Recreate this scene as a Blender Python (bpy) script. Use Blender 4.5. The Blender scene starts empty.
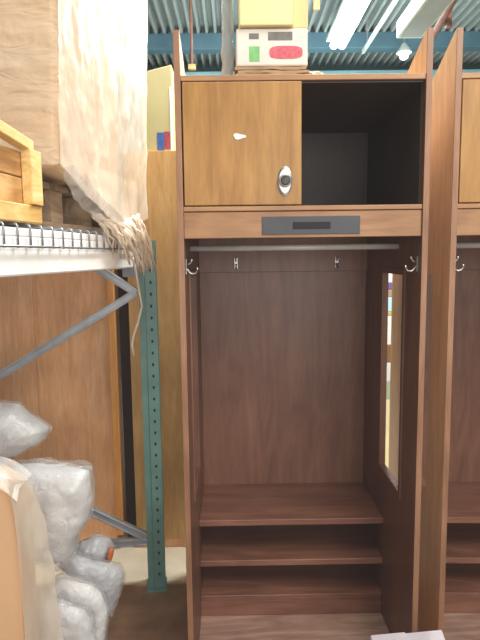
import bpy, bmesh, math, random
from mathutils import Vector, Matrix, noise
random.seed(7)
R = math.radians
sc = bpy.context.scene
col = sc.collection

# ------------------------------------------------------------------ camera
F, PITCH, ROLL, YAW, H = 550.0, 6.7, -0.7, -0.55, 1.5
cam_m = (Matrix.Rotation(R(YAW), 4, 'Z') @ Matrix.Rotation(R(90 - PITCH), 4, 'X') @ Matrix.Rotation(R(ROLL), 4, 'Z'))
cd = bpy.data.cameras.new('camera'); cam = bpy.data.objects.new('camera', cd); col.objects.link(cam)
cam.matrix_world = Matrix.Translation((0, 0, H)) @ cam_m
cd.sensor_fit = 'VERTICAL'; cd.sensor_height = 32.0; cd.sensor_width = 24.0; cd.lens = 32.0 * F / 640.0
cd.clip_start = 0.02
sc.camera = cam

def at(px, py, Y):
    """room point seen at a pixel of the photograph, at distance Y into the room"""
    d = cam_m.to_3x3() @ Vector(((px - 240) / F, -(py - 320) / F, -1))
    t = Y / d.y
    return Vector((d.x * t, Y, H + d.z * t))

# ------------------------------------------------------------------ materials
def new_mat(name):
    m = bpy.data.materials.new(name); m.use_nodes = True
    nt = m.node_tree
    return m, nt, nt.nodes['Principled BSDF']

def srgb(r, g, b):
    f = lambda c: (c / 255 / 12.92) if c <= 10 else ((c / 255 + 0.055) / 1.055) ** 2.4
    return (f(r), f(g), f(b), 1)

def noise_tex(nt, scale, detail=4, mapping=(1, 1, 1), dist=0.0):
    tc = nt.nodes.new('ShaderNodeTexCoord'); mp = nt.nodes.new('ShaderNodeMapping')
    mp.inputs['Scale'].default_value = mapping
    n = nt.nodes.new('ShaderNodeTexNoise'); n.inputs['Scale'].default_value = scale
    n.inputs['Detail'].default_value = detail; n.inputs['Distortion'].default_value = dist
    nt.links.new(tc.outputs['Object'], mp.inputs['Vector']); nt.links.new(mp.outputs['Vector'], n.inputs['Vector'])
    return n

def ramp(nt, fac, stops):
    r = nt.nodes.new('ShaderNodeValToRGB')
    el = r.color_ramp.elements
    while len(el) > 1: el.remove(el[-1])
    el[0].position = stops[0][0]; el[0].color = stops[0][1]
    for p, c in stops[1:]:
        e = el.new(p); e.color = c
    nt.links.new(fac, r.inputs['Fac'])
    return r

def mixc(nt, a, b, fac, mode='MIX'):
    m = nt.nodes.new('ShaderNodeMix'); m.data_type = 'RGBA'; m.blend_type = mode
    if isinstance(fac, float): m.inputs[0].default_value = fac
    else: nt.links.new(fac, m.inputs[0])
    for k, v in ((6, a), (7, b)):
        if isinstance(v, tuple): m.inputs[k].default_value = v
        else: nt.links.new(v, m.inputs[k])
    return m.outputs[2]

def bump(nt, bs, h, strength, dist=0.01):
    b = nt.nodes.new('ShaderNodeBump'); b.inputs['Strength'].default_value = strength
    b.inputs['Distance'].default_value = dist
    nt.links.new(h, b.inputs['Height']); nt.links.new(b.outputs['Normal'], bs.inputs['Normal'])

def wood(name, dark, mid, light, grain='z', rough=0.45, blotch=0.5):
    m, nt, bs = new_mat(name)
    mp = {'z': (6, 6, 0.8), 'x': (0.8, 6, 6), 'y': (6, 0.8, 6)}[grain]
    n1 = noise_tex(nt, 2.2, 5, mp, 1.6)
    c = ramp(nt, n1.outputs['Fac'], [(0.30, dark), (0.52, mid), (0.72, light)]).outputs['Color']
    fm = tuple(q * 6 for q in mp)
    n2 = noise_tex(nt, 3.0, 3, fm)
    f2 = ramp(nt, n2.outputs['Fac'], [(0.35, (0.8, 0.78, 0.76, 1)), (0.6, (1.04, 1.04, 1.04, 1))])
    c = mixc(nt, c, f2.outputs['Color'], 0.45, 'MULTIPLY')
    n3 = noise_tex(nt, 3.0, 3)
    f3 = ramp(nt, n3.outputs['Fac'], [(0.35, (0.7, 0.7, 0.72, 1)), (0.65, (1.1, 1.1, 1.1, 1))])
    c = mixc(nt, c, f3.outputs['Color'], blotch, 'MULTIPLY')
    nt.links.new(c, bs.inputs['Base Color'])
    bs.inputs['Roughness'].default_value = rough
    bump(nt, bs, n2.outputs['Fac'], 0.12, 0.002)
    return m

def plain(name, c, rough=0.5, metal=0.0, var=0.15, scale=8.0, bumpy=0.0, bscale=60):
    m, nt, bs = new_mat(name)
    n = noise_tex(nt, scale, 4)
    d = tuple(q * (1 - var) for q in c[:3]) + (1,); l = tuple(min(1, q * (1 + var)) for q in c[:3]) + (1,)
    r = ramp(nt, n.outputs['Fac'], [(0.3, d), (0.7, l)])
    nt.links.new(r.outputs['Color'], bs.inputs['Base Color'])
    bs.inputs['Roughness'].default_value = rough; bs.inputs['Metallic'].default_value = metal
    if bumpy:
        n2 = noise_tex(nt, bscale, 3); bump(nt, bs, n2.outputs['Fac'], bumpy, 0.004)
    return m

def film(name, c, alpha, rough=0.22, scale=14, strength=0.7, mapping=(1, 1, 1)):
    """crinkled polythene: part see-through, part milky, shiny"""
    m, nt, bs = new_mat(name)
    bs.inputs['Base Color'].default_value = c; bs.inputs['Roughness'].default_value = rough
    bs.inputs['Specular IOR Level'].default_value = 0.7
    n = noise_tex(nt, scale, 5, mapping, 1.5); bump(nt, bs, n.outputs['Fac'], strength, 0.012)
    n2 = noise_tex(nt, 5, 3, mapping)
    r = ramp(nt, n2.outputs['Fac'], [(0.3, (max(0, alpha - .18),) * 3 + (1,)), (0.7, (min(1, alpha + .18),) * 3 + (1,))])
    nt.links.new(r.outputs['Color'], bs.inputs['Alpha'])
    return m

def emit(name, c, s):
    m, nt, bs = new_mat(name)
    bs.inputs['Base Color'].default_value = c
    bs.inputs['Emission Color'].default_value = c; bs.inputs['Emission Strength'].default_value = s
    return m

M = {}
M['locker_side'] = wood('locker side wood', srgb(110, 74, 58), srgb(126, 86, 66), srgb(140, 98, 76), 'z', 0.42)
M['locker_edge'] = wood('locker edge band', srgb(146, 104, 76), srgb(160, 116, 86), srgb(172, 128, 96), 'z', 0.42)
M['oak_pale'] = wood('pale lit oak face', srgb(192, 146, 102), srgb(206, 160, 114), srgb(218, 176, 130), 'z', 0.45, 0.4)
M['locker_in'] = wood('locker inner panel', srgb(118, 80, 64), srgb(134, 92, 73), srgb(146, 104, 82), 'z', 0.38)
M['locker_shelf'] = wood('locker shelf wood', srgb(120, 78, 62), srgb(140, 94, 75), srgb(156, 110, 90), 'x', 0.34)
M['locker_door'] = wood('locker door oak', srgb(162, 114, 56), srgb(178, 130, 68), srgb(190, 144, 80), 'z', 0.42, 0.5)
M['locker_rail'] = wood('locker rail wood', srgb(162, 116, 78), srgb(178, 132, 90), srgb(190, 146, 102), 'x', 0.42)
M['cubby_shade'] = wood('painted cubby shade', srgb(56, 48, 46), srgb(64, 55, 52), srgb(72, 62, 58), 'z', 0.5)
M['base_ply'] = wood('base plywood', srgb(150, 114, 98), srgb(178, 142, 124), srgb(198, 168, 150), 'x', 0.5)
M['slate'] = plain('slate plate', srgb(72, 74, 78), 0.5)
M['black'] = plain('black slot', srgb(8, 8, 9), 0.6)
M['dial'] = plain('lock dial', srgb(70, 66, 62), 0.35, 0.3, 0.2, 60)
M['chrome'] = plain('worn chrome', srgb(186, 184, 180), 0.34, 1.0, 0.05)
M['gapshade'] = plain('painted shade', srgb(58, 46, 42), 0.8)
M['steel'] = plain('grey steel', srgb(226, 224, 218), 0.4, 0.1, 0.08)
M['paper'] = plain('white paper', srgb(235, 235, 232), 0.8)
M['ply'] = wood('plywood sheet', srgb(222, 162, 114), srgb(236, 178, 128), srgb(244, 194, 148), 'z', 0.5, 0.6)
M['ply2'] = wood('plywood sheet tan', srgb(196, 150, 90), srgb(208, 162, 100), srgb(218, 176, 116), 'z', 0.5, 0.5)
M['stud'] = wood('orange stud', srgb(226, 152, 74), srgb(236, 168, 90), srgb(242, 180, 106), 'z', 0.5, 0.3)
M['pine'] = wood('pale pine', srgb(206, 164, 90), srgb(232, 198, 128), srgb(244, 218, 160), 'y', 0.6, 0.3)
M['pine_dk'] = wood('pine plank', srgb(186, 134, 80), srgb(212, 164, 104), srgb(226, 184, 130), 'y', 0.6, 0.4)
M['pallet'] = wood('pallet wood', srgb(104, 84, 64), srgb(134, 112, 88), srgb(160, 138, 112), 'y', 0.7, 0.4)
M['green'] = plain('green rack paint', srgb(104, 146, 138), 0.4, 0.0, 0.12, 12)
M['galv'] = plain('galvanised brace', srgb(168, 172, 176), 0.4, 0.4, 0.15, 20)
M['white_beam'] = plain('white beam paint', srgb(248, 247, 243), 0.45, 0.0, 0.06, 6)
M['wire'] = plain('deck wire', srgb(150, 152, 156), 0.35, 0.7, 0.1)
M['carton'] = plain('tan cardboard', srgb(226, 192, 152), 0.7, 0.0, 0.08, 5)
M['carton_lt'] = plain('pale cardboard', srgb(232, 208, 178), 0.7, 0.0, 0.06, 5)
M['cream_box'] = plain('cream cardboard', srgb(226, 214, 160), 0.7, 0.0, 0.06, 5)
M['cream_box2'] = plain('cream cardboard side', srgb(214, 196, 142), 0.7, 0.0, 0.06, 5)
M['print_box'] = plain('white printed card', srgb(224, 214, 202), 0.6, 0.0, 0.06, 9)
M['brown_flat'] = plain('brown cardboard', srgb(168, 136, 100), 0.75, 0.0, 0.2, 14)
M['red'] = plain('faded red print', srgb(206, 92, 104), 0.6, 0.0, 0.25, 90)
M['greenp'] = plain('green print', srgb(120, 186, 112), 0.6, 0.0, 0.15, 40)
M['greyp'] = plain('grey print', srgb(112, 110, 104), 0.6, 0.0, 0.2, 60)
M['bluep'] = plain('blue print', srgb(48, 88, 158), 0.5, 0.0, 0.2, 40)
M['redp'] = plain('dark red print', srgb(150, 56, 66), 0.5, 0.0, 0.3, 60)
M['poster'] = plain('greenish pale card', srgb(172, 164, 118), 0.6, 0.0, 0.06, 4)
M['film_tan'] = film('stretch film', srgb(248, 230, 204), 0.4, 0.18, 9, 1.3, (0.7, 0.7, 2.0))
M['film_white'] = film('milky polythene', srgb(222, 208, 188), 0.66, 0.3, 5, 0.07, (2, 2, 0.7))
M['film_clear'] = film('clear polythene', srgb(240, 238, 234), 0.5, 0.2, 9, 0.6, (2, 2, 0.8))
M['frayed'] = plain('cream frayed plastic', srgb(236, 220, 200), 0.4, 0.0, 0.1, 30)
def bagmat(name, c):
    m = plain(name, c, 0.4, 0.0, 0.26, 11, 0.6, 30)
    m.node_tree.nodes['Principled BSDF'].inputs['Specular IOR Level'].default_value = 0.8
    return m
M['bag'] = bagmat('bagged white goods', srgb(222, 222, 222))
M['bag_grey'] = bagmat('bagged grey goods', srgb(184, 186, 190))
M['bag_white'] = bagmat('bagged pale goods', srgb(236, 234, 232))
M['orange_end'] = plain('orange tape', srgb(206, 120, 72), 0.5)
M['floor'] = None
M['tube'] = emit('lit tube', (0.92, 1.0, 0.98, 1), 14)
M['lamp_white'] = emit('lit lamp', (0.95, 0.98, 1.0, 1), 8)
M['housing'] = plain('white lamp housing', srgb(214, 226, 216), 0.4)
M['ceil'] = plain('painted roof deck', srgb(164, 176, 174), 0.5, 0.0, 0.08, 3)
M['beam_blue'] = plain('blue steel beam', srgb(84, 122, 138), 0.5, 0.0, 0.15, 4)
M['teal'] = plain('teal painted girt', srgb(160, 216, 224), 0.4, 0.0, 0.2, 2)
M['wall'] = plain('grey green wall', srgb(112, 134, 138), 0.6, 0.0, 0.12, 2)
M['rust'] = plain('rusty pipe', srgb(120, 78, 62), 0.6, 0.0, 0.25, 12)
M['orange_tag'] = plain('orange strap', srgb(206, 140, 96), 0.6)

def floor_mat():
    m, nt, bs = new_mat('stained concrete')
    tc = nt.nodes.new('ShaderNodeTexCoord'); sp = nt.nodes.new('ShaderNodeSeparateXYZ')
    nt.links.new(tc.outputs['Object'], sp.inputs[0])
    n = noise_tex(nt, 3.5, 5)
    mu = nt.nodes.new('ShaderNodeMath'); mu.operation = 'MULTIPLY_ADD'; mu.inputs[1].default_value = 0.06; 
    nt.links.new(n.outputs['Fac'], mu.inputs[0]); nt.links.new(sp.outputs['Y'], mu.inputs[2])
    r = ramp(nt, mu.outputs[0], [(0.0, (0, 0, 0, 1)), (1.0, (1, 1, 1, 1))])
    mr = nt.nodes.new('ShaderNodeMapRange'); mr.inputs['From Min'].default_value = 2.40; mr.inputs['From Max'].default_value = 2.44
    nt.links.new(mu.outputs[0], mr.inputs['Value'])
    n2 = noise_tex(nt, 7, 6)
    br = ramp(nt, n2.outputs['Fac'], [(0.3, srgb(112, 84, 66)), (0.55, srgb(138, 108, 86)), (0.75, srgb(160, 132, 108))])
    lt = ramp(nt, n2.outputs['Fac'], [(0.3, srgb(222, 204, 176)), (0.7, srgb(238, 224, 200))])
    nt.links.new(mixc(nt, br.outputs['Color'], lt.outputs['Color'], mr.outputs[0]), bs.inputs['Base Color'])
    bs.inputs['Roughness'].default_value = 0.4
    return m
M['floor'] = floor_mat()

# ------------------------------------------------------------------ mesh helpers
class MB:
    def __init__(self, off=(0, 0, 0)):
        self.b = bmesh.new(); self.off = Vector(off)
    def v(self, p): return self.b.verts.new(Vector(p) - self.off)
    def hexa(self, p):
        vs = [self.v(q) for q in p]
        for f in ((0, 3, 2, 1), (4, 5, 6, 7), (0, 1, 5, 4), (1, 2, 6, 5), (2, 3, 7, 6), (3, 0, 4, 7)):
            self.b.faces.new([vs[i] for i in f])
        return self
    def box(self, x0, x1, y0, y1, z0, z1):
        return self.hexa([(x0, y0, z0), (x1, y0, z0), (x1, y1, z0), (x0, y1, z0), (x0, y0, z1), (x1, y0, z1), (x1, y1, z1), (x0, y1, z1)])
    def obox(self, c, u, L, w, wv, hgt):
        """box centred at c: length L along u, width w along wv, height hgt along their normal"""
        c, u, wv = Vector(c), Vector(u).normalized(), Vector(wv).normalized(); n = u.cross(wv).normalized()
        u, wv, n = u * L / 2, wv * w / 2, n * hgt / 2
        return self.hexa([c - u - wv - n, c + u - wv - n, c + u + wv - n, c - u + wv - n, c - u - wv + n, c + u - wv + n, c + u + wv + n, c - u + wv + n])
    def bar(self, p, q, w, h):
        p, q = Vector(p), Vector(q); u = (q - p)
        side = u.cross(Vector((0, 0, 1)))
        if side.length < 1e-5: side = Vector((1, 0, 0))
        return self.obox((p + q) / 2, u, u.length, w, side, h)
    def prism(self, pts, d):
        """polygon of 3-D points swept along vector d"""
        d = Vector(d); a = [self.v(p) for p in pts]; c = [self.v(Vector(p) + d) for p in pts]
        self.b.faces.new(a); self.b.faces.new(c[::-1])
        for i in range(len(a)):
            j = (i + 1) % len(a); self.b.faces.new((a[j], a[i], c[i], c[j]))
        return self
    def tube(self, pts, r, n=8, cap=True):
        pts = [Vector(p) for p in pts]; rings = []
        rr = r if isinstance(r, (list, tuple)) else [r] * len(pts)
        for i, p in enumerate(pts):
            t = (pts[min(i + 1, len(pts) - 1)] - pts[max(i - 1, 0)]).normalized()
            a = t.cross(Vector((0.31, 0.2, 0.93))); 
            if a.length < 0.05: a = t.cross(Vector((1, 0, 0)))
            a.normalize(); bb = t.cross(a)
            rings.append([self.v(p + (a * math.cos(2 * math.pi * k / n) + bb * math.sin(2 * math.pi * k / n)) * rr[i]) for k in range(n)])
        for s, e in zip(rings, rings[1:]):
            for k in range(n): self.b.faces.new((s[k], s[(k + 1) % n], e[(k + 1) % n], e[k]))
        if cap: self.b.faces.new(rings[0][::-1]); self.b.faces.new(rings[-1])
        return self
    def disc(self, c, axis, prof, n=20, sx=1.0, sz=1.0):
        """lathe about axis 'y' (towards -Y): prof = [(radius, out)]"""
        c = Vector(c); rings = []
        for rad, o in prof:
            ring = []
            for k in range(n):
                a = 2 * math.pi * k / n
                if axis == 'y': p = c + Vector((rad * math.cos(a) * sx, -o, rad * math.sin(a) * sz))
                elif axis == 'x': p = c + Vector((o, rad * math.cos(a) * sx, rad * math.sin(a) * sz))
                else: p = c + Vector((rad * math.cos(a) * sx, rad * math.sin(a) * sz, o))
                ring.append(self.v(p))
            rings.append(ring)
        for s, e in zip(rings, rings[1:]):
            for k in range(n): self.b.faces.new((s[k], s[(k + 1) % n], e[(k + 1) % n], e[k]))
        self.b.faces.new(rings[0][::-1]); self.b.faces.new(rings[-1])
        return self
    def grid(self, fn, nu, nv):
        vs = [[self.v(fn(i / nu, j / nv)) for j in range(nv + 1)] for i in range(nu + 1)]
        for i in range(nu):
            for j in range(nv): self.b.faces.new((vs[i][j], vs[i + 1][j], vs[i + 1][j + 1], vs[i][j + 1]))
        return self
    def puff(self, poly, thick, seed, rough=0.012, nu=130, rings=26, tilt=0.0, flat=0.6):
        """stuffed bag: outline polygon (3-D, roughly facing the aisle), filled front and back with crinkles"""
        poly = [Vector(p) for p in poly]; L = [(poly[(i + 1) % len(poly)] - poly[i]).length for i in range(len(poly))]; T = sum(L)
        out = []
        for k in range(nu):
            s = T * k / nu; i = 0
            while s > L[i]: s -= L[i]; i += 1
            out.append(poly[i].lerp(poly[(i + 1) % len(poly)], s / L[i]))
        sm = [(out[k - 1] + out[k] * 6 + out[(k + 1) % nu]) / 8 for k in range(nu)]
        c = sum(sm, Vector()) / nu
        def ring(t, side):
            res = []
            for p in sm:
                q = c.lerp(p, t); dep = thick * (max(0, 1 - t ** 3) ** flat)
                w_ = q * 11 + Vector((seed * 7.1, 0, side)); nz = 0.7 * noise.fractal(w_, 0.9, 2.0, 4) + 1.1 * (0.32 - abs(noise.noise(w_ * 1.3 + Vector((0, 5, noise.noise(w_)))))) + 0.5 * (0.3 - abs(noise.noise(w_ * 3.1)))
                q = q + Vector((0, side * dep + nz * rough * (1.6 if t < .98 else .5), nz * rough * .6 + tilt * (q.x - c.x)))
                res.append(q)
            return res
        for side in (-1, 1):
            rr = [[self.v(p) for p in ring(t / rings, side)] for t in range(1, rings + 1)]
            cen = self.v(c + Vector((0, side * thick, 0)))
            for k in range(nu):
                f = (cen, rr[0][k], rr[0][(k + 1) % nu]); self.b.faces.new(f if side > 0 else f[::-1])
            for a, b2 in zip(rr, rr[1:]):
                for k in range(nu):
                    f = (a[k], b2[k], b2[(k + 1) % nu], a[(k + 1) % nu]); self.b.faces.new(f if side > 0 else f[::-1])
        bmesh.ops.remove_doubles(self.b, verts=self.b.verts, dist=0.0006)
        return self
    def build(self, name, mat, parent=None, bevel=0.0, smooth=False, label=None):
        me = bpy.data.meshes.new(name)
        bmesh.ops.recalc_face_normals(self.b, faces=self.b.faces)
        self.b.to_mesh(me); self.b.free()
        me.materials.append(M[mat] if isinstance(mat, str) else mat)
        if smooth:
            for p in me.polygons: p.use_smooth = True
        o = bpy.data.objects.new(name, me); col.objects.link(o)
        if parent: o.parent = parent
        if bevel:
            bv = o.modifiers.new('bevel', 'BEVEL'); bv.width = bevel; bv.segments = 2; bv.limit_method = 'ANGLE'
        if label: o['label'] = label
        return o

def tag(o, label, cat, group=None, kind=None):
    o['label'] = label; o['category'] = cat
    if group: o['group'] = group
    if kind: o['kind'] = kind
    return o
def struct(o):
    o['kind'] = 'structure'; return o
def thing(name, label, cat, loc, group=None):
    o = bpy.data.objects.new(name, None); col.objects.link(o); o.location = loc; o.empty_display_size = 0.05
    return tag(o, label, cat, group)
def subdiv(o, n=1):
    s = o.modifiers.new('sub', 'SUBSURF'); s.levels = n; s.render_levels = n; return o

# ------------------------------------------------------------------ setting
struct(MB().box(-5, 6, -2.5, 8, -0.08, 0).build('floor', 'floor'))
b = MB(); P_ = 0.094; xs = []
k = -60
while k * P_ < 6.0:
    x = k * P_
    for dx, up in ((0, 0), (0.028, 0), (0.040, 1), (0.082, 1)): xs.append((x + dx, up))
    k += 1
def ribz(x, up): return 3.97 + (0.075 if up else -0.012) 
rows = [[b.v((x, y, ribz(x, u))) for x, u in xs] for y in (-1.5, 3, 7.6)]
for r0, r1 in zip(rows, rows[1:]):
    for i in range(len(xs) - 1): b.b.faces.new((r0[i], r0[i + 1], r1[i + 1], r1[i]))
struct(b.build('ceiling', 'ceil'))
struct(MB().box(-5, 6, 7.6, 7.7, 0, 4.06).build('wall_back', 'wall'))
struct(MB().box(-5, 6, 6.45, 6.6, 3.79, 3.965).build('beam', 'beam_blue', bevel=0.01))
struct(MB().box(-5, 6, 7.35, 7.595, 3.66, 3.84).build('beam', 'teal', bevel=0.01))

# ------------------------------------------------------------------ lockers
YF, YB = 1.75, 2.49
XL, XR, TH = -0.175, 0.614, 0.019
lk = thing('wooden_locker', 'dark wooden open-front sports locker in the middle, cartons standing on its top', 'locker', (0.22, 2.1, 0), 'open wooden lockers standing in a row')
O = (0.22, 2.1, 0)
def lbox(name, mat, x0, x1, y0, y1, z0, z1, parent=None, bevel=0.002, label=None):
    pa = parent or lk
    return MB(O).box(x0, x1, y0, y1, z0, z1).build(name, mat, pa, bevel, label=label)
OY0, OY1, OZ0, OZ1 = 1.925, 2.185, 0.635, 1.425
def side_panel(x0, inner):
    # profile in Y-Z with a tall opening and a wing that slopes down to the rear
    m = MB(O); d = (TH, 0, 0)
    m.prism([(x0, YF, 0), (x0, OY0, 0), (x0, OY0, 2.047), (x0, YF, 2.047)], d); m.prism([(x0, YF, 2.047), (x0, OY0, 2.047), (x0, OY0, 2.112), (x0, YF, 2.178)], d)
    m.prism([(x0, OY1, 0), (x0, YB, 0), (x0, YB, 2.03), (x0, OY1, 2.03)], d)
    m.prism([(x0, OY0, 0), (x0, OY1, 0), (x0, OY1, OZ0), (x0, OY0, OZ0)], d)
    m.prism([(x0, OY0, OZ1), (x0, OY1, OZ1), (x0, OY1, 2.03), (x0, 2.15, 2.047), (x0, OY0, 2.047)], d); m.prism([(x0, OY0, 2.047), (x0, 2.15, 2.047), (x0, OY0, 2.112)], d)
    p = m.build('side_panel', 'locker_side', lk)
    p.data.materials.append(M['oak_pale'])
    for f in p.data.polygons:
        if abs(f.normal.x) > .9 and (f.normal.x * inner < 0 or f.center.z > 2.047): f.material_index = 1  # paler wood on outer and wing faces, partly for light falling there
    xi0, xi1 = (x0 + TH, x0 + TH + 0.006) if inner > 0 else (x0 - 0.006, x0)
    w = 0.022; f = MB(O)
    f.box(xi0, xi1, OY0 - w, OY0, OZ0 - w, OZ1 + w); f.box(xi0, xi1, OY1, OY1 + w, OZ0 - w, OZ1 + w)
    f.box(xi0, xi1, OY0, OY1, OZ0 - w, OZ0); f.box(xi0, xi1, OY0, OY1, OZ1, OZ1 + w)
    f.build('opening_frame', 'locker_side', p, 0.001)
    s = MB(O).box(x0, x0 + TH, YF - 0.003, YF, 0.0, 2.176).build('edge_band', 'locker_edge', p, 0.001)
    return p
side_panel(XL, 1); side_panel(XR - TH, -1)
il, ir = XL + TH, XR - TH
lbox('back_panel', 'locker_in', il, ir, YB - 0.012, YB, 0.0, 2.03)
lbox('top_board', 'locker_rail', il, ir, YF + 0.002, YB, 2.030, 2.047)
lbox('cubby_floor', 'locker_rail', il, ir, YF + 0.002, YB - 0.014, 1.638, 1.653)
lbox('divider', 'locker_side', 0.194, 0.210, YF + 0.02, YB - 0.014, 1.654, 2.029)
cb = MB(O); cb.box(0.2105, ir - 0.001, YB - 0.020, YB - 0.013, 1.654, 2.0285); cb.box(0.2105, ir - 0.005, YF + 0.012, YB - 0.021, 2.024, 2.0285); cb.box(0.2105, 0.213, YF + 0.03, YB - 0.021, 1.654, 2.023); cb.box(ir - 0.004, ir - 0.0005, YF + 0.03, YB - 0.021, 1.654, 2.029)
cb.build('shade_lining', 'cubby_shade', lk)  # added lining, the cubby's inner shade is put into its dark colour
hd = lbox('header_rail', 'locker_rail', il, ir, YF + 0.006, YF + 0.026, 1.554, 1.636)
npl = MB(O).box(0.090, 0.399, YF + 0.002, YF + 0.0055, 1.564, 1.620).build('name_plate', 'slate', hd, 0.001, label='dark grey plate on the rail')
# slot recess rim is a sub-part of the rail next to the plate
MB(O).box(0.187, 0.305, YF - 0.0005, YF + 0.0018, 1.581, 1.602).build('plate_slot', 'black', hd, 0.001)
dr = lbox('door', 'locker_door', il + 0.004, 0.214, YF + 0.0, YF + 0.018, 1.656, 2.027, bevel=0.0025, label='closed oak door of the left cubby')
MB(O).disc((0.162, YF - 0.0005, 1.728), 'y', [(0.024, 0), (0.024, 0.003), (0.020, 0.005)], 28, 0.95, 1.85).build('lock_plate', 'chrome', dr, smooth=False)
MB(O).disc((0.162, YF - 0.006, 1.728), 'y', [(0.0195, 0), (0.0195, 0.010), (0.0165, 0.012)], 24).build('lock_ring', 'chrome', dr)
MB(O).disc((0.162, YF - 0.0175, 1.728), 'y', [(0.0155, 0), (0.0155, 0.004), (0.012, 0.008), (0.005, 0.009)], 24).build('lock_dial', 'dial', dr)
b = MB(O); pts = []
for i in range(14):
    a = 2 * math.pi * i / 14; r = 0.016 + 0.004 * math.sin(3 * a + 1)
    pts.append((0.021 + r * math.cos(a) * 1.15, YF - 0.0015, 1.862 + r * math.sin(a) * (0.7 if math.sin(a) > 0 else 0.4)))
b.prism(pts, (0, 0.001, 0)); b.build('torn_sticker', 'paper', dr)
MB(O).tube([(il, 2.0, 1.526), (ir, 2.0, 1.526)], 0.0105, 14).build('hanging_rod', 'steel', lk, smooth=True)
lbox('hook_rail', 'locker_in', il, ir, YB - 0.032, YB - 0.013, 1.425, 1.54)
for zt, nm in ((0.432, 'shelf'), (0.258, 'shelf'), (0.105, 'shelf')):
    lbox(nm, 'locker_shelf', il, ir, 2.125, YB - 0.013, zt - 0.026, zt, bevel=0.003)
lbox('kick_board', 'locker_shelf', il, ir, 2.128, 2.146, 0.013, 0.078)
lbox('base_board', 'base_ply', il, ir, YF + 0.01, 2.2, 0.0, 0.012)
MB(O).disc((-0.085, YB - 0.0135, 0.215), 'y', [(0.007, 0), (0.006, 0.001)], 10, 1.2, 0.9).build('paper_scrap', 'paper', lk)
def coat_hook(base, out, along):
    """double coat hook: base on the board, out = unit vector into the room"""
    base, out = Vector(base), Vector(out); up = Vector((0, 0, 1)); side = Vector(along)
    h = MB(O); h.obox(base + out * 0.0015, up, 0.05, 0.016, side, 0.003)
    plate = h.build('coat_hook', 'chrome', lk, 0.001)
    S = 0.78
    s1 = [(0.003, -0.006), (0.014, -0.024), (0.026, -0.030), (0.040, -0.026), (0.048, -0.012), (0.049, -0.004)]
    h = MB(O); h.tube([base + (out * a + up * z) * S for a, z in s1], [0.0036, 0.0036, 0.004, 0.004, 0.0036, 0.0048], 8)
    h.build('lower_prong', 'chrome', plate, smooth=True)
    s2 = [(0.003, 0.008), (0.016, 0.012), (0.024, 0.022), (0.026, 0.030)]
    h = MB(O); h.tube([base + (out * a + up * z) * S for a, z in s2], [0.0032, 0.0032, 0.0032, 0.0044], 8)
    h.build('upper_prong', 'chrome', plate, smooth=True)
coat_hook((il + 0.0005, 1.785, 1.465), (1, 0, 0), (0, 1, 0))
coat_hook((ir - 0.0005, 1.79, 1.465), (-1, 0, 0), (0, 1, 0))
coat_hook((0.009, YB - 0.0325, 1.465), (0, -1, 0), (1, 0, 0))
coat_hook((0.457, YB - 0.0325, 1.465), (0, -1, 0), (1, 0, 0))

def copy_tree(o, parent=None):
    c = o.copy(); col.objects.link(c)
    if parent: c.parent = parent
    for ch in list(o.children):
        if not ch.name.startswith(('torn_sticker', 'paper_scrap')): copy_tree(ch, c)
    return c
lk2 = copy_tree(lk); ang = R(-2.4); piv = Vector((XL + 0.860, YF, 0)); rel = Vector((0.22 - XL, 2.1 - YF, 0))
lk2.location = piv + Matrix.Rotation(ang, 3, 'Z') @ rel; lk2.rotation_euler = (0, 0, ang)
lk2['label'] = 'dark wooden open-front sports locker at the right edge, cut off by the frame'

# ------------------------------------------------------------------ pallet rack
A = Vector((-0.572, 1.36, 0)); B = Vector((-0.426, 2.26, 0)); bd = (B - A).normalized(); bn = Vector((bd.y, -bd.x, 0))   # bn: out towards the aisle
def onb(Y, off=0.0, z=0.0):
    t = (Y - A.y) / bd.y; p = A + bd * t + bn * off; return Vector((p.x, p.y, z))
rk = thing('pallet_rack', 'green upright and white step beam of a steel pallet rack left of the locker', 'rack', (-0.6, 2.2, 0)); RO = (-0.6, 2.2, 0)
pc = Vector((-0.372, 2.37, 0)); fd = Vector((-1, -0.12, 0)).normalized(); fo = Vector((0.12, -1, 0)).normalized()
b = MB(RO); w = 0.039
def pp(u, o, z): return pc - fd * u + fo * o + Vector((0, 0, z))       # u to the right, o towards the camera
prof = [(-w, -0.06), (-w, 0.018), (-0.012, 0.018), (-0.010, 0.026), (0.036, 0.026), (w, 0.022), (w, -0.06), (w - 0.003, -0.06), (w - 0.003, 0.018), (-w + 0.003, 0.012), (-w + 0.003, -0.06)]
b.prism([pp(u, o, 0.008) for u, o in prof], (0, 0, 1.56)); up = b.build('upright', 'green', rk)
z = 0.07
while z < 1.5:
    b = MB(RO); b.prism([pp(0.013 + 0.005 * math.cos(a) , 0.0262, z + 0.0075 * math.sin(a)) for a in [i * math.pi / 4 for i in range(8)]], fo * 0.0006); b.build('slot_hole', 'black', up); z += 0.0508
b = MB(RO); b.obox(pc + Vector((0.0, 0, 0.004)), fd, 0.09, 0.10, fo, 0.008); b.build('foot_plate', 'green', rk)
b = MB(RO); b.bar(onb(0.95, -0.03, 1.505), onb(2.31, -0.03, 1.505), 0.058, 0.105)
b.bar(onb(0.95, -0.045, 1.566), onb(2.31, -0.045, 1.566), 0.088, 0.026); b.build('step_beam', 'white_beam', rk, 0.006)
b = MB(RO); b.obox(onb(2.325, -0.02, 1.50), bd, 0.008, 0.07, bn, 0.17); b.build('beam_bracket', 'galv', rk)
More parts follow.
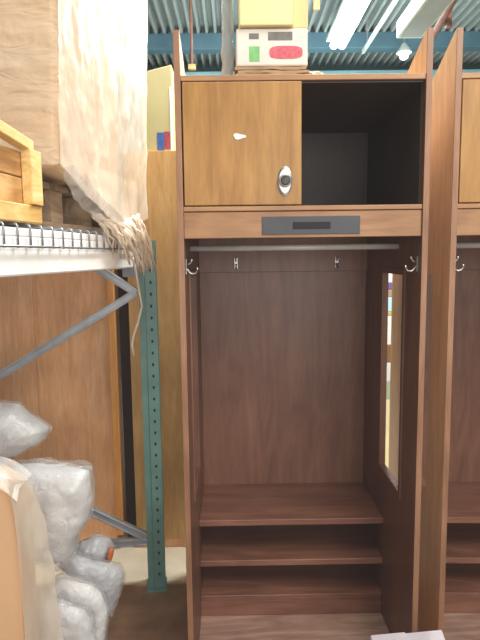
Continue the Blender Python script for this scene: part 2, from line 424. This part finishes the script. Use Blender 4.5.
def brace(p, q, w=0.036):
    p, q = Vector(p), Vector(q); m = MB(RO)
    m.bar(p, q, 0.022, w); u = (q - p).normalized(); s = fo; n = u.cross(s)
    m.obox((p + q) / 2 + fo * 0.014 + n * w * .36, u, (q - p).length, 0.008, s, w * 0.22)
    m.obox((p + q) / 2 + fo * 0.014 - n * w * .36, u, (q - p).length, 0.008, s, w * 0.22)
    return m.build('brace', 'galv', rk, 0.002)
def onf(u, z): p = pc + fd * u; return (p.x, p.y, z)
brace(onf(0.05, 1.347), onf(1.05, 0.76)); brace(onf(0.05, 1.347), onf(0.55, 1.68))
brace(onf(0.03, 0.235), onf(1.05, 0.83)); brace(onf(0.03, 0.222), onf(1.05, 0.222), 0.034)
# wire deck
b = MB(RO)
Y = 1.0
while Y < 2.28:
    o_, i_ = onb(Y, 0.006, 1.588), onb(Y, -0.62, 1.588)
    b.tube([i_, onb(Y, -0.02, 1.588), onb(Y, 0.002, 1.587), onb(Y, 0.006, 1.582), onb(Y, 0.006, 1.526)], 0.0032, 6); Y += 0.062
for off, zz in ((0.010, 1.530), (-0.12, 1.583), (-0.3, 1.583), (-0.5, 1.583)):
    b.tube([onb(0.95, off, zz), onb(2.3, off, zz)], 0.0034, 6)
b.build('wire_deck', 'wire', rk, smooth=True)

# pallet under the load
pl_ = thing('wooden_pallet', 'shadowed wooden pallet on the wire deck under the plastic-wrapped load', 'pallet', (-0.85, 1.95, 1.592)); PO = (-0.85, 1.95, 1.592)
b = MB(PO); b.bar(onb(1.68, -0.10, 1.601), onb(2.24, -0.10, 1.601), 0.09, 0.018); b.build('bottom_board', 'pallet', pl_, 0.002)
b = MB(PO); b.bar(onb(1.68, -0.52, 1.601), onb(2.24, -0.52, 1.601), 0.09, 0.018); b.build('bottom_board', 'pallet', pl_, 0.002)
for Y in (1.78, 2.0, 2.2):
    for off in (-0.10, -0.52):
        b = MB(PO); b.bar(onb(Y - 0.04, off, 1.66), onb(Y + 0.04, off, 1.66), 0.08, 0.098); b.build('pallet_block', 'pallet', pl_)
for i in range(5):
    Y = 1.70 + i * 0.125
    b = MB(PO); b.bar(onb(Y, -0.06, 1.721), onb(Y, -0.60, 1.721), 0.09, 0.02); b.build('deck_board', 'pallet', pl_, 0.002)

# wrapped load
ld = thing('wrapped_carton_load', 'tall tan carton load wrapped in milky plastic on the rack shelf', 'wrapped load', (-0.8, 1.95, 1.735)); LO = (-0.8, 1.95, 1.735)
def lp(Y, off, z): return onb(Y, off, z)
LF, LB_, LZ0, LZ1 = 1.665, 2.17, 1.735, 2.66
b = MB(LO); b.hexa([lp(LF, -0.66, LZ0), lp(LF, 0.002, LZ0 + .03), lp(LB_, 0.0, LZ0), lp(LB_, -0.66, LZ0), lp(LF, -0.66, LZ1), lp(LF, 0.045, LZ1), lp(LB_, 0.04, LZ1), lp(LB_, -0.66, LZ1)])
b.build('carton', 'carton', ld, 0.015)
def fr(p, s=9, a=0.012, seed=0): return noise.fractal(Vector(p) * s + Vector((seed, 0, 0)), 0.9, 2.0, 4) * a
# front film: tight over the camera-facing side
def front(u, v):
    p = lp(LF - 0.012, -0.67 + 0.69 * u + 0.045 * v * u, LZ0 + 0.035 + (LZ1 - LZ0 - 0.02) * v)
    n = fr((p.x * 0.7, 0, p.z * 2.2), 9, 0.009, 3)
    return p + Vector((0.0, -abs(n) - 0.002, 0.0))
MB(LO).grid(front, 60, 90).build('stretch_film', 'film_tan', ld, smooth=True)
# side film: hangs over the aisle side and past the rear edge, drawn in below the carton
edge = [(0.0, 1.772), (0.12, 1.735), (0.25, 1.680), (0.38, 1.640), (0.5, 1.615), (0.62, 1.600), (0.75, 1.612), (0.88, 1.635), (1.0, 1.665)]
def lerpt(tab, x):
    for (a, p), (c, q) in zip(tab, tab[1:]):
        if x <= c: return p + (q - p) * (x - a) / (c - a)
    return tab[-1][1]
def side(u, v):
    Y = LF - 0.014 + (2.46 - LF) * u
    z0 = lerpt(edge, u); z = z0 + (LZ1 + 0.01 - z0) * v
    low = max(0, (1.80 - z) / 0.2)
    off = 0.012 + 0.045 * max(0, (z - LZ0) / 0.9) * (1 - .2 * u) + 0.03 * low * math.sin(math.pi * min(1, u * 1.1))
    n = fr((0, Y * 1.6, z * 0.5), 5, 0.010, 11) + fr((0, Y * 3, z * 2), 7, 0.003, 4) 
    fold = 0.004 * math.sin(26 * u + 5 * v) * (0.15 + low)
    return lp(Y, off + abs(n) * 0.9 + fold + 0.004, z)
MB(LO).grid(side, 90, 110).build('plastic_drape', 'film_white', ld, smooth=True)
# gathered tail
b = MB(LO); tail0, tail1 = [at(px, py, Y) for px, py, Y in ((96, 213, 2.02), (116, 228, 2.10))]
for i in range(64):
    f = random.random(); s0 = at(92 + 46 * f, 214 + 8 * math.sin(f * 3), 1.96 + 0.24 * f)
    e = at(112 + 42 * f + random.uniform(-6, 6), 250 + 24 * f ** .7 + random.uniform(-20, 3), 2.06 + 0.20 * f)
    mid = (s0 + e) / 2 + Vector((0.02 * random.random() + 0.01, -0.035 - 0.02 * random.random(), 0.022)); q = e + Vector((random.uniform(-.004, .006), random.uniform(-.01, .01), -0.022 * random.random()))
    pts = []
    for t in [j / 8 for j in range(9)]:
        p = s0 * (1 - t) ** 2 + mid * 2 * t * (1 - t) + q * t * t
        pts.append(p + Vector((fr(p, 30, .014, i), fr(p, 25, .008, i + 20), fr(p, 30, .012, i + 50))))
    r0 = random.uniform(.0025, .008)
    b.tube(pts, [r0 * (1.25 - .75 * j / 8) for j in range(9)], 6)
b.build('frayed_tail', 'frayed', ld, smooth=True)
b = MB(LO); spts = [at(px, py, Y) for px, py, Y in ((132, 255, 2.2), (136, 272, 2.21), (139, 290, 2.215), (142, 306, 2.22), (138, 322, 2.22), (134, 334, 2.22), (132, 345, 2.22), (134, 356, 2.22))]
b.tube(spts, [0.0045, 0.0045, 0.004, 0.004, 0.005, 0.005, 0.006, 0.003], 7); b.build('hanging_string', 'frayed', ld, smooth=True)
# loose drooping film tongue under the near corner
def tongue(u, v):
    p0 = at(62 + 12 * v, 172 - 6 * v, 1.70); p3 = at(112 + 14 * v, 226 - 6 * v, 2.05)
    c = at(74 + 18 * v, 212 - 22 * v, 1.82)
    p = p0 * (1 - u) ** 2 + c * 2 * u * (1 - u) + p3 * u * u
    return p + Vector((fr(p, 20, .006), -0.02 * math.sin(math.pi * v), fr(p, 18, .006, 5)))
MB(LO).grid(tongue, 30, 12).build('film_tongue', 'film_clear', ld, smooth=True)

# pine crate at the near end of the shelf
cr = thing('wooden_crate', 'pale pine slatted crate at the left edge standing on the rack shelf', 'crate', (-0.85, 1.25, 1.592)); CO = (-0.85, 1.25, 1.592)
def cbar(name, Y0, Y1, off, z0, z1, mat, th=0.02, dz=0.0):
    p, q = onb(Y0, off, 0), onb(Y1, off, 0); n = bn * th / 2
    b = MB(CO); b.hexa([p - n + Vector((0, 0, z0 + dz)), q - n + Vector((0, 0, z0)), q + n + Vector((0, 0, z0)), p + n + Vector((0, 0, z0 + dz)),
                        p - n + Vector((0, 0, z1 + dz)), q - n + Vector((0, 0, z1)), q + n + Vector((0, 0, z1)), p + n + Vector((0, 0, z1 + dz))])
    return b.build(name, mat, cr, 0.003)
for off in (-0.012, -0.60):
    s = -1 if off > -.3 else 1
    cbar('bottom_rail', 1.0, 1.575, off, 1.594, 1.642, 'pine', 0.026)
    cbar('side_plank', 1.0, 1.56, off + s * 0.02, 1.645, 1.715, 'pine_dk', 0.014)
    cbar('side_plank', 1.0, 1.56, off + s * 0.02, 1.718, 1.785, 'pine_dk', 0.014)
    cbar('top_rail', 1.0, 1.545, off, 1.785, 1.815, 'pine', 0.03, 0.075)
    cbar('corner_post', 1.518, 1.575, off + 0.004, 1.643, 1.790, 'pine', 0.03)
for z0, z1 in ((1.645, 1.715), (1.718, 1.785)):
    b = MB(CO); b.bar(onb(1.567, -0.045, (z0 + z1) / 2), onb(1.567, -0.58, (z0 + z1) / 2), 0.014, z1 - z0); b.build('end_plank', 'pine_dk', cr, 0.002)
b = MB(CO); b.hexa([onb(1.0, -0.58, 1.60), onb(1.0, -0.03, 1.60), onb(1.55, -0.03, 1.60), onb(1.55, -0.58, 1.60), onb(1.0, -0.58, 1.612), onb(1.0, -0.03, 1.612), onb(1.55, -0.03, 1.612), onb(1.55, -0.58, 1.612)]); b.build('crate_floor', 'pine_dk', cr)

# ------------------------------------------------------------------ plywood cabinets behind
def cabinet(label, x0, x1, z1, mat, strip=None):
    t = thing('plywood_cabinet', label, 'cabinet', ((x0 + x1) / 2, 2.95, 0)); o = ((x0 + x1) / 2, 2.95, 0)
    n = 3 if strip else 1; w = (x1 - x0) / n
    for i in range(n):
        MB(o).box(x0 + i * w + 0.0006, x0 + (i + 1) * w - 0.0006, 2.70, 2.718, 0.045, z1).build('plywood_panel', mat, t, 0.0015)
    for x in (x0, x1 - 0.018): MB(o).box(x, x + 0.018, 2.719, 3.2, 0.0, z1).build('side_panel', mat, t)
    MB(o).box(x0 + .019, x1 - .019, 2.719, 3.2, z1 - 0.02, z1).build('top_panel', mat, t)
    MB(o).box(x0, x1, 2.706, 2.718, 0.0, 0.044).build('plinth', 'ply', t)
    if strip: MB(o).box(x1 - 0.002, x1 + 0.034, 2.690, 2.7195, 0.075, z1).build('edge_strip', 'stud', t, 0.003, label='bright orange timber edge strip')
cabinet('reddish plywood cabinet back behind the rack braces, with an orange edge strip', -1.72, -0.622, 1.95, 'ply', True)
cabinet('tall tan plywood cabinet between the green upright and the locker', -0.522, 0.10, 2.0, 'ply2')
tag(MB().box(-0.586, -0.526, 2.78, 2.80, 0, 1.95).build('shade_sheet', 'gapshade'), 'painted shade sheet added in the gap between the two plywood cabinets', 'shade sheet')  # added sheet, its dark colour stands in for shade in the gap
ps = thing('pale_carton', 'pale greenish carton standing on the tan plywood cabinet behind the locker', 'carton', (-0.27, 2.85, 2.0)); o = (-0.27, 2.85, 2.0)
bx = MB(o).hexa([(-0.43, 2.74, 2.0), (-0.285, 2.74, 2.0), (-0.285, 2.98, 2.0), (-0.43, 2.98, 2.0), (-0.43, 2.74, 2.37), (-0.285, 2.74, 2.405), (-0.285, 2.98, 2.405), (-0.43, 2.98, 2.37)]).build('carton_body', 'poster', ps, 0.004)
MB(o).box(-0.362, -0.329, 2.7375, 2.7395, 2.008, 2.092).build('printed_label', 'bluep', ps, label='blue printed label')
MB(o).box(-0.328, -0.300, 2.7375, 2.7395, 2.014, 2.096).build('printed_label', 'redp', ps, label='dark red printed label')
MB(o).box(-0.297, -0.284, 2.7365, 2.7395, 2.002, 2.30).build('carton_edge', 'paper', ps)

# ------------------------------------------------------------------ cartons on the locker
t = thing('flattened_carton', 'flattened brown cardboard lying on the locker under the white printed carton', 'cardboard', (0.13, 1.92, 2.048)); o = (0.13, 1.92, 2.048)
for i, (z, dx) in enumerate(((2.053, 0), (2.063, 0.006), (2.073, -0.004))):
    def lay(u, v, z=z, dx=dx, i=i):
        x = 0.014 + 0.222 * u + dx; y = 1.785 + 0.3 * v
        return (x, y, z + fr((x, y, z), 14, 0.004, i * 9) + 0.003)
    ob = MB(o).grid(lay, 16, 16).build('cardboard_layer', 'brown_flat', t); sl = ob.modifiers.new('th', 'SOLIDIFY'); sl.thickness = 0.008; sl.offset = 0
t = thing('printed_carton', 'white carton with green and red print on top of the locker', 'carton', (0.13, 1.92, 2.082)); o = (0.13, 1.92, 2.082)
MB(o).box(0.016, 0.238, 1.79, 2.08, 2.084, 2.196).build('carton_body', 'print_box', t, 0.005)
MB(o).box(0.056, 0.088, 1.7885, 1.7895, 2.098, 2.142).build('green_label', 'greenp', t, label='green printed square')
b = MB(o); pts = []
for i in range(24):
    a = 2 * math.pi * i / 24; c, s = math.cos(a), math.sin(a)
    pts.append((0.170 + 0.052 * (abs(c) ** .6) * (1 if c > 0 else -1), 1.7885, 2.124 + 0.019 * (abs(s) ** .6) * (1 if s > 0 else -1)))
b.prism(pts, (0, 0.001, 0)); b.build('red_label', 'red', t, label='faded red printed banner')
MB(o).box(0.056, 0.086, 1.7885, 1.7895, 2.164, 2.180).build('grey_print', 'greyp', t)
MB(o).box(0.115, 0.190, 1.7885, 1.7895, 2.160, 2.184).build('grey_print', 'greyp', t)
t = thing('cream_carton', 'cream yellow carton stacked on the white printed carton above the locker', 'carton', (0.13, 1.92, 2.197)); o = (0.13, 1.92, 2.197)
MB(o).box(0.026, 0.190, 1.775, 1.98, 2.198, 2.43).build('front_face_block', 'cream_box', t, 0.004)
MB(o).box(0.191, 0.240, 1.80, 2.0, 2.1985, 2.43).build('side_flap', 'cream_box2', t, 0.004)
def pap(name, label, c, r, seed, mat='paper'):
    c = Vector(c); b = MB()
    bmesh.ops.create_icosphere(b.b, subdivisions=3, radius=1)
    for v in b.b.verts:
        n = v.co.normalized(); k = 1 + 0.5 * noise.fractal(n * 2.3 + Vector((seed, 0, 0)), 0.8, 2, 3)
        v.co = c + Vector((n.x * r[0] * k, n.y * r[1] * k, max(-r[2] * .8, n.z * r[2] * k)))
    return tag(b.build(name, mat, smooth=False), label, 'paper')
pap('crumpled_paper', 'small crumpled pale paper on the locker top beside the cartons', (0.268, 1.83, 2.060), (0.028, 0.03, 0.016), 4, 'carton_lt')
# standing roll of greyish film left of the cartons
b = MB(); 
def roll(u, v):
    a = 2 * math.pi * u; r = 0.019 + 0.006 * noise.fractal(Vector((math.cos(a) * 1.5, math.sin(a) * 1.5, v * 9)), .9, 2, 3)
    return (-0.012 + r * math.cos(a), 1.90 + r * math.sin(a), 2.048 + 0.42 * v)
b.grid(roll, 24, 40); M['film_grey'] = film('grey polythene', srgb(176, 184, 184), 0.6, 0.25, 20, 0.6)
tag(b.build('plastic_roll', 'film_grey', smooth=True), 'upright greyish roll of clear plastic just left of the cartons on the locker', 'plastic roll')

# ------------------------------------------------------------------ bagged goods, lower left
def shell_mat():
    m, nt, bs = new_mat('crinkled bag film')
    bs.inputs['Base Color'].default_value = srgb(236, 238, 240); bs.inputs['Roughness'].default_value = 0.2
    bs.inputs['Specular IOR Level'].default_value = 0.8
    n = noise_tex(nt, 9, 5, (1, 1, 1), 0.9); n.noise_type = 'RIDGED_MULTIFRACTAL'
    n9 = noise_tex(nt, 22, 4, (1, 1, 1), 1.2); n9.noise_type = 'RIDGED_MULTIFRACTAL'
    ad = nt.nodes.new('ShaderNodeMath'); ad.operation = 'MULTIPLY_ADD'; ad.inputs[1].default_value = 0.5
    nt.links.new(n9.outputs['Fac'], ad.inputs[0]); nt.links.new(n.outputs['Fac'], ad.inputs[2])
    bump(nt, bs, ad.outputs[0], 0.9, 0.02)
    r = ramp(nt, n.outputs['Fac'], [(0.25, (0.30,) * 3 + (1,)), (1.0, (0.72,) * 3 + (1,))]); nt.links.new(r.outputs['Color'], bs.inputs['Alpha'])
    return m
M['shell'] = shell_mat()
def bag(name, label, pix, Y, thick, seed, mat, cat='plastic bag', rough=0.008, yoff=None, flat=.6):
    pts = [at(px, py, Y) for px, py in pix]
    for p in pts: p.z = max(p.z, 0.012)
    b = MB().puff(pts, thick, seed, rough, flat=flat)
    o = b.build(name, 'shell', smooth=True)
    c = sum(pts, Vector()) / len(pts)
    b = MB().puff([c + (p - c) * 0.93 for p in pts], thick * 0.8, seed + 20, rough * .5, 60, 10, flat=flat); b.build('bag_contents', mat, o, smooth=True)
    return tag(o, label, cat)
bag('plastic_bag', 'grey white stuffed plastic bag with a pointed corner, topmost of the heap', [(-40, 397), (0, 401), (20, 402), (28, 411), (53, 428), (45, 441), (24, 453), (8, 462), (-45, 466)], 1.95, 0.10, 1, 'bag')
bag('plastic_bag', 'large shiny white plastic bag beside the tan carton, under the pointed bag', [(2, 474), (16, 460), (36, 459), (92, 467), (95, 498), (92, 519), (80, 534), (76, 556), (62, 566), (40, 560), (5, 560)], 1.92, 0.10, 2, 'bag_white', flat=.3)
bag('wrapped_package', 'small grey wrapped package with an orange taped end, nearest the green upright', [(74, 546), (82, 540), (96, 535), (111, 538), (116, 546), (111, 563), (98, 575), (76, 575)], 2.12, 0.06, 3, 'bag_grey', 'package', 0.008)
pk = bpy.data.objects['wrapped_package']
b = MB(); b.puff([at(px, py, 2.057) for px, py in ((108, 548), (113, 546), (114, 552), (111, 563), (107, 562))], 0.008, 5, 0.003, 24, 5); b.build('taped_end', 'orange_end', pk, smooth=True)
bag('wrapped_package', 'long grey wrapped package lying across the heap above the white one', [(58, 558), (64, 549), (92, 559), (121, 565), (127, 573), (122, 592), (112, 618), (104, 606), (103, 584), (92, 573), (66, 567), (56, 566)], 2.0, 0.05, 4, 'bag_grey', 'package', 0.008)
bag('wrapped_package', 'pale rectangular wrapped package in the front of the heap, below the long grey one', [(52, 578), (60, 575), (93, 583), (103, 592), (110, 612), (106, 646), (92, 668), (40, 664), (44, 600)], 1.89, 0.05, 6, 'bag_white', 'package', 0.007, flat=.28)
bag('wrapped_package', 'grey and white wrapped package lowest and nearest in the heap', [(46, 602), (60, 600), (86, 608), (94, 620), (96, 645), (88, 690), (40, 690)], 1.77, 0.042, 8, 'bag', 'package', 0.007, flat=.28)

cb_ = thing('bagged_flat_carton', 'large tan flat carton in clear plastic standing at the bottom left corner', 'carton', (-0.85, 1.5, 0)); o = (-0.85, 1.5, 0)
M['peach'] = plain('peach cardboard', srgb(234, 188, 142), 0.6, 0.0, 0.05, 4)
cpts = [(-1.15, 1.45, 0), (-0.612, 1.45, 0), (-0.604, 1.45, 0.80), (-0.622, 1.45, 0.862), (-0.67, 1.45, 0.895), (-0.75, 1.45, 0.91), (-1.15, 1.45, 0.92)]
MB(o).prism(cpts, (0, 0.11, 0)).build('carton_body', 'peach', cb_, 0.008)
def sheet(u, v):
    top = Vector((-0.665, 1.44, 0.905)); w = 0.03 + 0.075 * (1 - v) ** 1.0
    z = 0.02 + 0.885 * v
    xx = -0.600 + w * u - 0.02 * v ** 6
    yy = 1.440 + 0.10 * u
    n = fr((xx * 3, yy, z), 8, 0.010, 2)
    return (xx + n * u, yy + n * .5 - 0.004, z - 0.05 * u * v ** 3)
MB(o).grid(sheet, 14, 60).build('plastic_sheet', 'film_white', cb_, smooth=True)
def cap(u, v):
    x = -1.1 + 0.50 * u; zz = 0.925 - 0.055 * max(0, (u - .8) / .2) ** 2
    return (x, 1.438 + 0.12 * v, zz - 0.03 * (1 - min(1, v * 6)) + fr((x, v, 0), 9, .006))
MB(o).grid(cap, 40, 12).build('plastic_cover', 'film_clear', cb_, smooth=True)

# white carton on the floor in front
t = thing('white_carton', 'white carton top at the bottom edge in front of the locker side', 'carton', (0.50, 1.42, 0)); o = (0.50, 1.42, 0)
M['lilac'] = plain('lilac white card', srgb(226, 218, 226), 0.6, 0.0, 0.04, 5)
b = MB(o).hexa([(0.36, 1.25, 0), (0.60, 1.25, 0), (0.645, 1.615, 0), (0.41, 1.59, 0), (0.36, 1.25, .312), (0.60, 1.25, .312), (0.645, 1.615, .312), (0.41, 1.59, .312)])
b.build('carton_body', 'lilac', t, 0.004)
MB(o).hexa([(0.37, 1.26, .313), (0.475, 1.26, .313), (0.522, 1.60, .313), (0.412, 1.588, .313), (0.37, 1.26, .316), (0.475, 1.26, .316), (0.522, 1.60, .316), (0.412, 1.588, .316)]).build('top_flap', 'lilac', t, 0.001)

# ------------------------------------------------------------------ stack seen through the side opening
stack = [(0.0, 0.53, srgb(244, 236, 190), 'tall cream carton at the bottom of the stack glimpsed through the side opening'),
         (0.53, 0.65, srgb(176, 190, 160), 'green grey carton on the tall cream one, glimpsed through the side opening'),
         (0.65, 0.78, srgb(232, 236, 240), 'white carton below the brown one, glimpsed through the side opening'),
         (0.78, 0.90, srgb(142, 104, 64), 'brown carton in the middle of the stack glimpsed through the side opening'),
         (0.90, 1.09, srgb(250, 250, 244), 'large white carton above the brown one, glimpsed through the side opening'),
         (1.09, 1.12, srgb(206, 186, 110), 'thin yellow box on the large white carton, glimpsed through the side opening'),
         (1.12, 1.215, srgb(190, 236, 244), 'pale blue carton on the thin yellow box, glimpsed through the side opening'),
         (1.215, 1.265, srgb(176, 150, 122), 'tan box on the pale blue carton, glimpsed through the side opening'),
         (1.265, 1.31, srgb(112, 100, 150), 'purple box under the topmost white one, glimpsed through the side opening'),
         (1.31, 1.42, srgb(248, 246, 248), 'topmost white box of the stack glimpsed through the side opening')]
for i, (z0, z1, c, lab) in enumerate(stack):
    m = plain('stack card %d' % i, c, 0.6, 0, 0.05)
    j = 0.012 * math.sin(i * 2.1)
    tt = thing('stacked_carton', lab, 'carton', (1.06, 3.72, z0), 'cartons stacked behind the lockers')
    MB((1.06, 3.72, z0)).box(0.86 + j, 1.28 + j, 3.58, 3.9, z0 + 0.001, z1).build('carton_body', m, tt, 0.004)
    MB((1.06, 3.72, z0)).box(1.05 + j, 1.09 + j, 3.5785, 3.5795, z0 + 0.004, z1 - 0.003).build('packing_tape', 'carton_lt', tt)

# ------------------------------------------------------------------ overhead
def hanger(m_off, parent, pts):
    for x, y, z in pts: MB(m_off).tube([(x, y, z), (x, y, 3.972)], 0.006, 6).build('hanger', 'galv', parent)
t = thing('fluorescent_light', 'brightly lit fluorescent strip light hanging under the roof behind the locker', 'light', (1.11, 5.4, 3.64)); o = (1.11, 5.4, 3.64)
MB(o).box(0.99, 1.23, 4.7, 6.03, 3.70, 3.74).build('housing', 'housing', t, 0.005)
for x in (1.068, 1.152): MB(o).tube([(x, 4.78, 3.655), (x, 6.0, 3.655)], 0.040, 12).build('tube', 'tube', t, smooth=True)
hanger(o, t, [(1.11, 4.95, 3.74), (1.11, 5.85, 3.74)])
t = thing('conduit', 'thin pale conduit running under the roof right of the lit strip light', 'conduit', (1.44, 5.5, 3.68)); o = (1.44, 5.5, 3.68)
MB(o).box(1.425, 1.455, 4.6, 6.3, 3.67, 3.71).build('channel', 'housing', t, 0.004); hanger(o, t, [(1.44, 4.8, 3.71), (1.44, 6.1, 3.71)])
t = thing('fluorescent_light', 'unlit white box light fitting hanging above the right locker', 'light', (1.29, 3.9, 3.10)); o = (1.29, 3.9, 3.10)
MB(o).box(1.24, 1.43, 3.3, 4.33, 3.10, 3.22).build('housing', 'housing', t, 0.006)
MB(o).box(1.26, 1.41, 3.34, 4.29, 3.092, 3.0995).build('diffuser', 'ceil', t, 0.003)
hanger(o, t, [(1.33, 3.45, 3.22), (1.33, 4.2, 3.22)])
p, q = at(433, 36, 4.9), at(462, -8, 4.0); q.z = p.z
t = thing('rusty_pipe', 'brown rusty pipe under the roof above the gap between the lockers', 'pipe', tuple((p + q) / 2)); o = (p + q) / 2
MB(o).tube([p, q], 0.028, 12).build('pipe', 'rust', t, smooth=True)
b = MB(o); s = p.lerp(q, .35); b.box(s.x + .03, s.x + .075, s.y - .02, s.y + .02, s.z - 0.06, 4.004); b.build('bracket', 'rust', t, 0.003)
c = at(404, 55, 6.2)
t = thing('round_lamp', 'small round lit lamp just above the locker top at the right', 'light', tuple(c)); o = c
b = MB(o); bmesh.ops.create_uvsphere(b.b, u_segments=16, v_segments=10, radius=0.05); b.build('bulb', 'lamp_white', t, smooth=True)
MB(o).disc(c + Vector((0, 0, 0.02)), 'z', [(0.085, 0), (0.04, 0.07), (0.02, 0.1)], 16).build('shade', 'housing', t); hanger(o, t, [(c.x, c.y, c.z + 0.1)])
p = at(192, 66, 4.6); q = at(187, 0, 4.6)
t = thing('hanging_cord', 'thin dark chain hanging from the ribbed roof above the oak door', 'cord', tuple(p)); o = p  # plain dark cord, no links
MB(o).tube([p, (p.x, p.y, 3.972)], 0.012, 6).build('cord', 'rust', t); MB(o).box(p.x - .03, p.x + .03, p.y - .02, p.y + .02, p.z - .03, p.z + .01).build('end_hook', 'pine_dk', t, 0.004)
p = at(317, 10, 4.5)
tag(MB().box(p.x - .03, p.x + .022, p.y - .01, p.y + .01, p.z, 4.004).build('orange_strap', 'orange_tag', bevel=0.003), 'short orange strap hanging from the roof right of the cream carton', 'strap')

# ------------------------------------------------------------------ light
def area(name, loc, target, size, power, c=(1, 1, 1), sy=None):
    l = bpy.data.lights.new(name, 'AREA'); l.energy = power; l.color = c; l.size = size
    if sy: l.shape = 'RECTANGLE'; l.size_y = sy
    ob = bpy.data.objects.new(name, l); col.objects.link(ob); ob.location = loc
    ob.rotation_euler = (Vector(target) - Vector(loc)).to_track_quat('-Z', 'Y').to_euler()
    return ob
area('warehouse_light', (1.7, -0.6, 3.5), (0.1, 1.9, 1.0), 1.6, 78, (1.0, 0.96, 0.88), 1.2)
area('rack_light', (0.3, 0.7, 3.8), (-0.5, 1.8, 1.7), 1.2, 30, (1.0, 0.97, 0.9), 0.6)
area('rear_light', (0.45, 2.75, 3.6), (0.95, 3.5, 0.7), 0.5, 190, (0.95, 1.0, 0.98), 1.2)
area('rear_roof_light', (1.1, 5.4, 3.55), (1.1, 5.4, 0), 0.3, 60, (0.9, 1.0, 1.0), 1.2)
area('roof_bounce', (0.8, 5.6, 2.7), (0.8, 5.8, 4.0), 2.0, 34, (0.85, 0.97, 1.0), 2.0)
area('low_fill', (0.7, -1.8, 1.5), (-0.1, 2, 1.0), 2.4, 52, (1.0, 0.95, 0.9), 2.0)
w = bpy.data.worlds.new('world'); sc.world = w; w.use_nodes = True
bg = w.node_tree.nodes['Background']; bg.inputs[0].default_value = (0.82, 0.92, 1.0, 1); bg.inputs[1].default_value = 0.3

sc.view_settings.view_transform = 'Standard'
sc.view_settings.look = 'None'
sc.view_settings.exposure = 0.0
sc.view_settings.use_curve_mapping = True           # hazy lens: slightly lifted blacks
sc.view_settings.curve_mapping.black_level = (-0.014, -0.013, -0.0125)
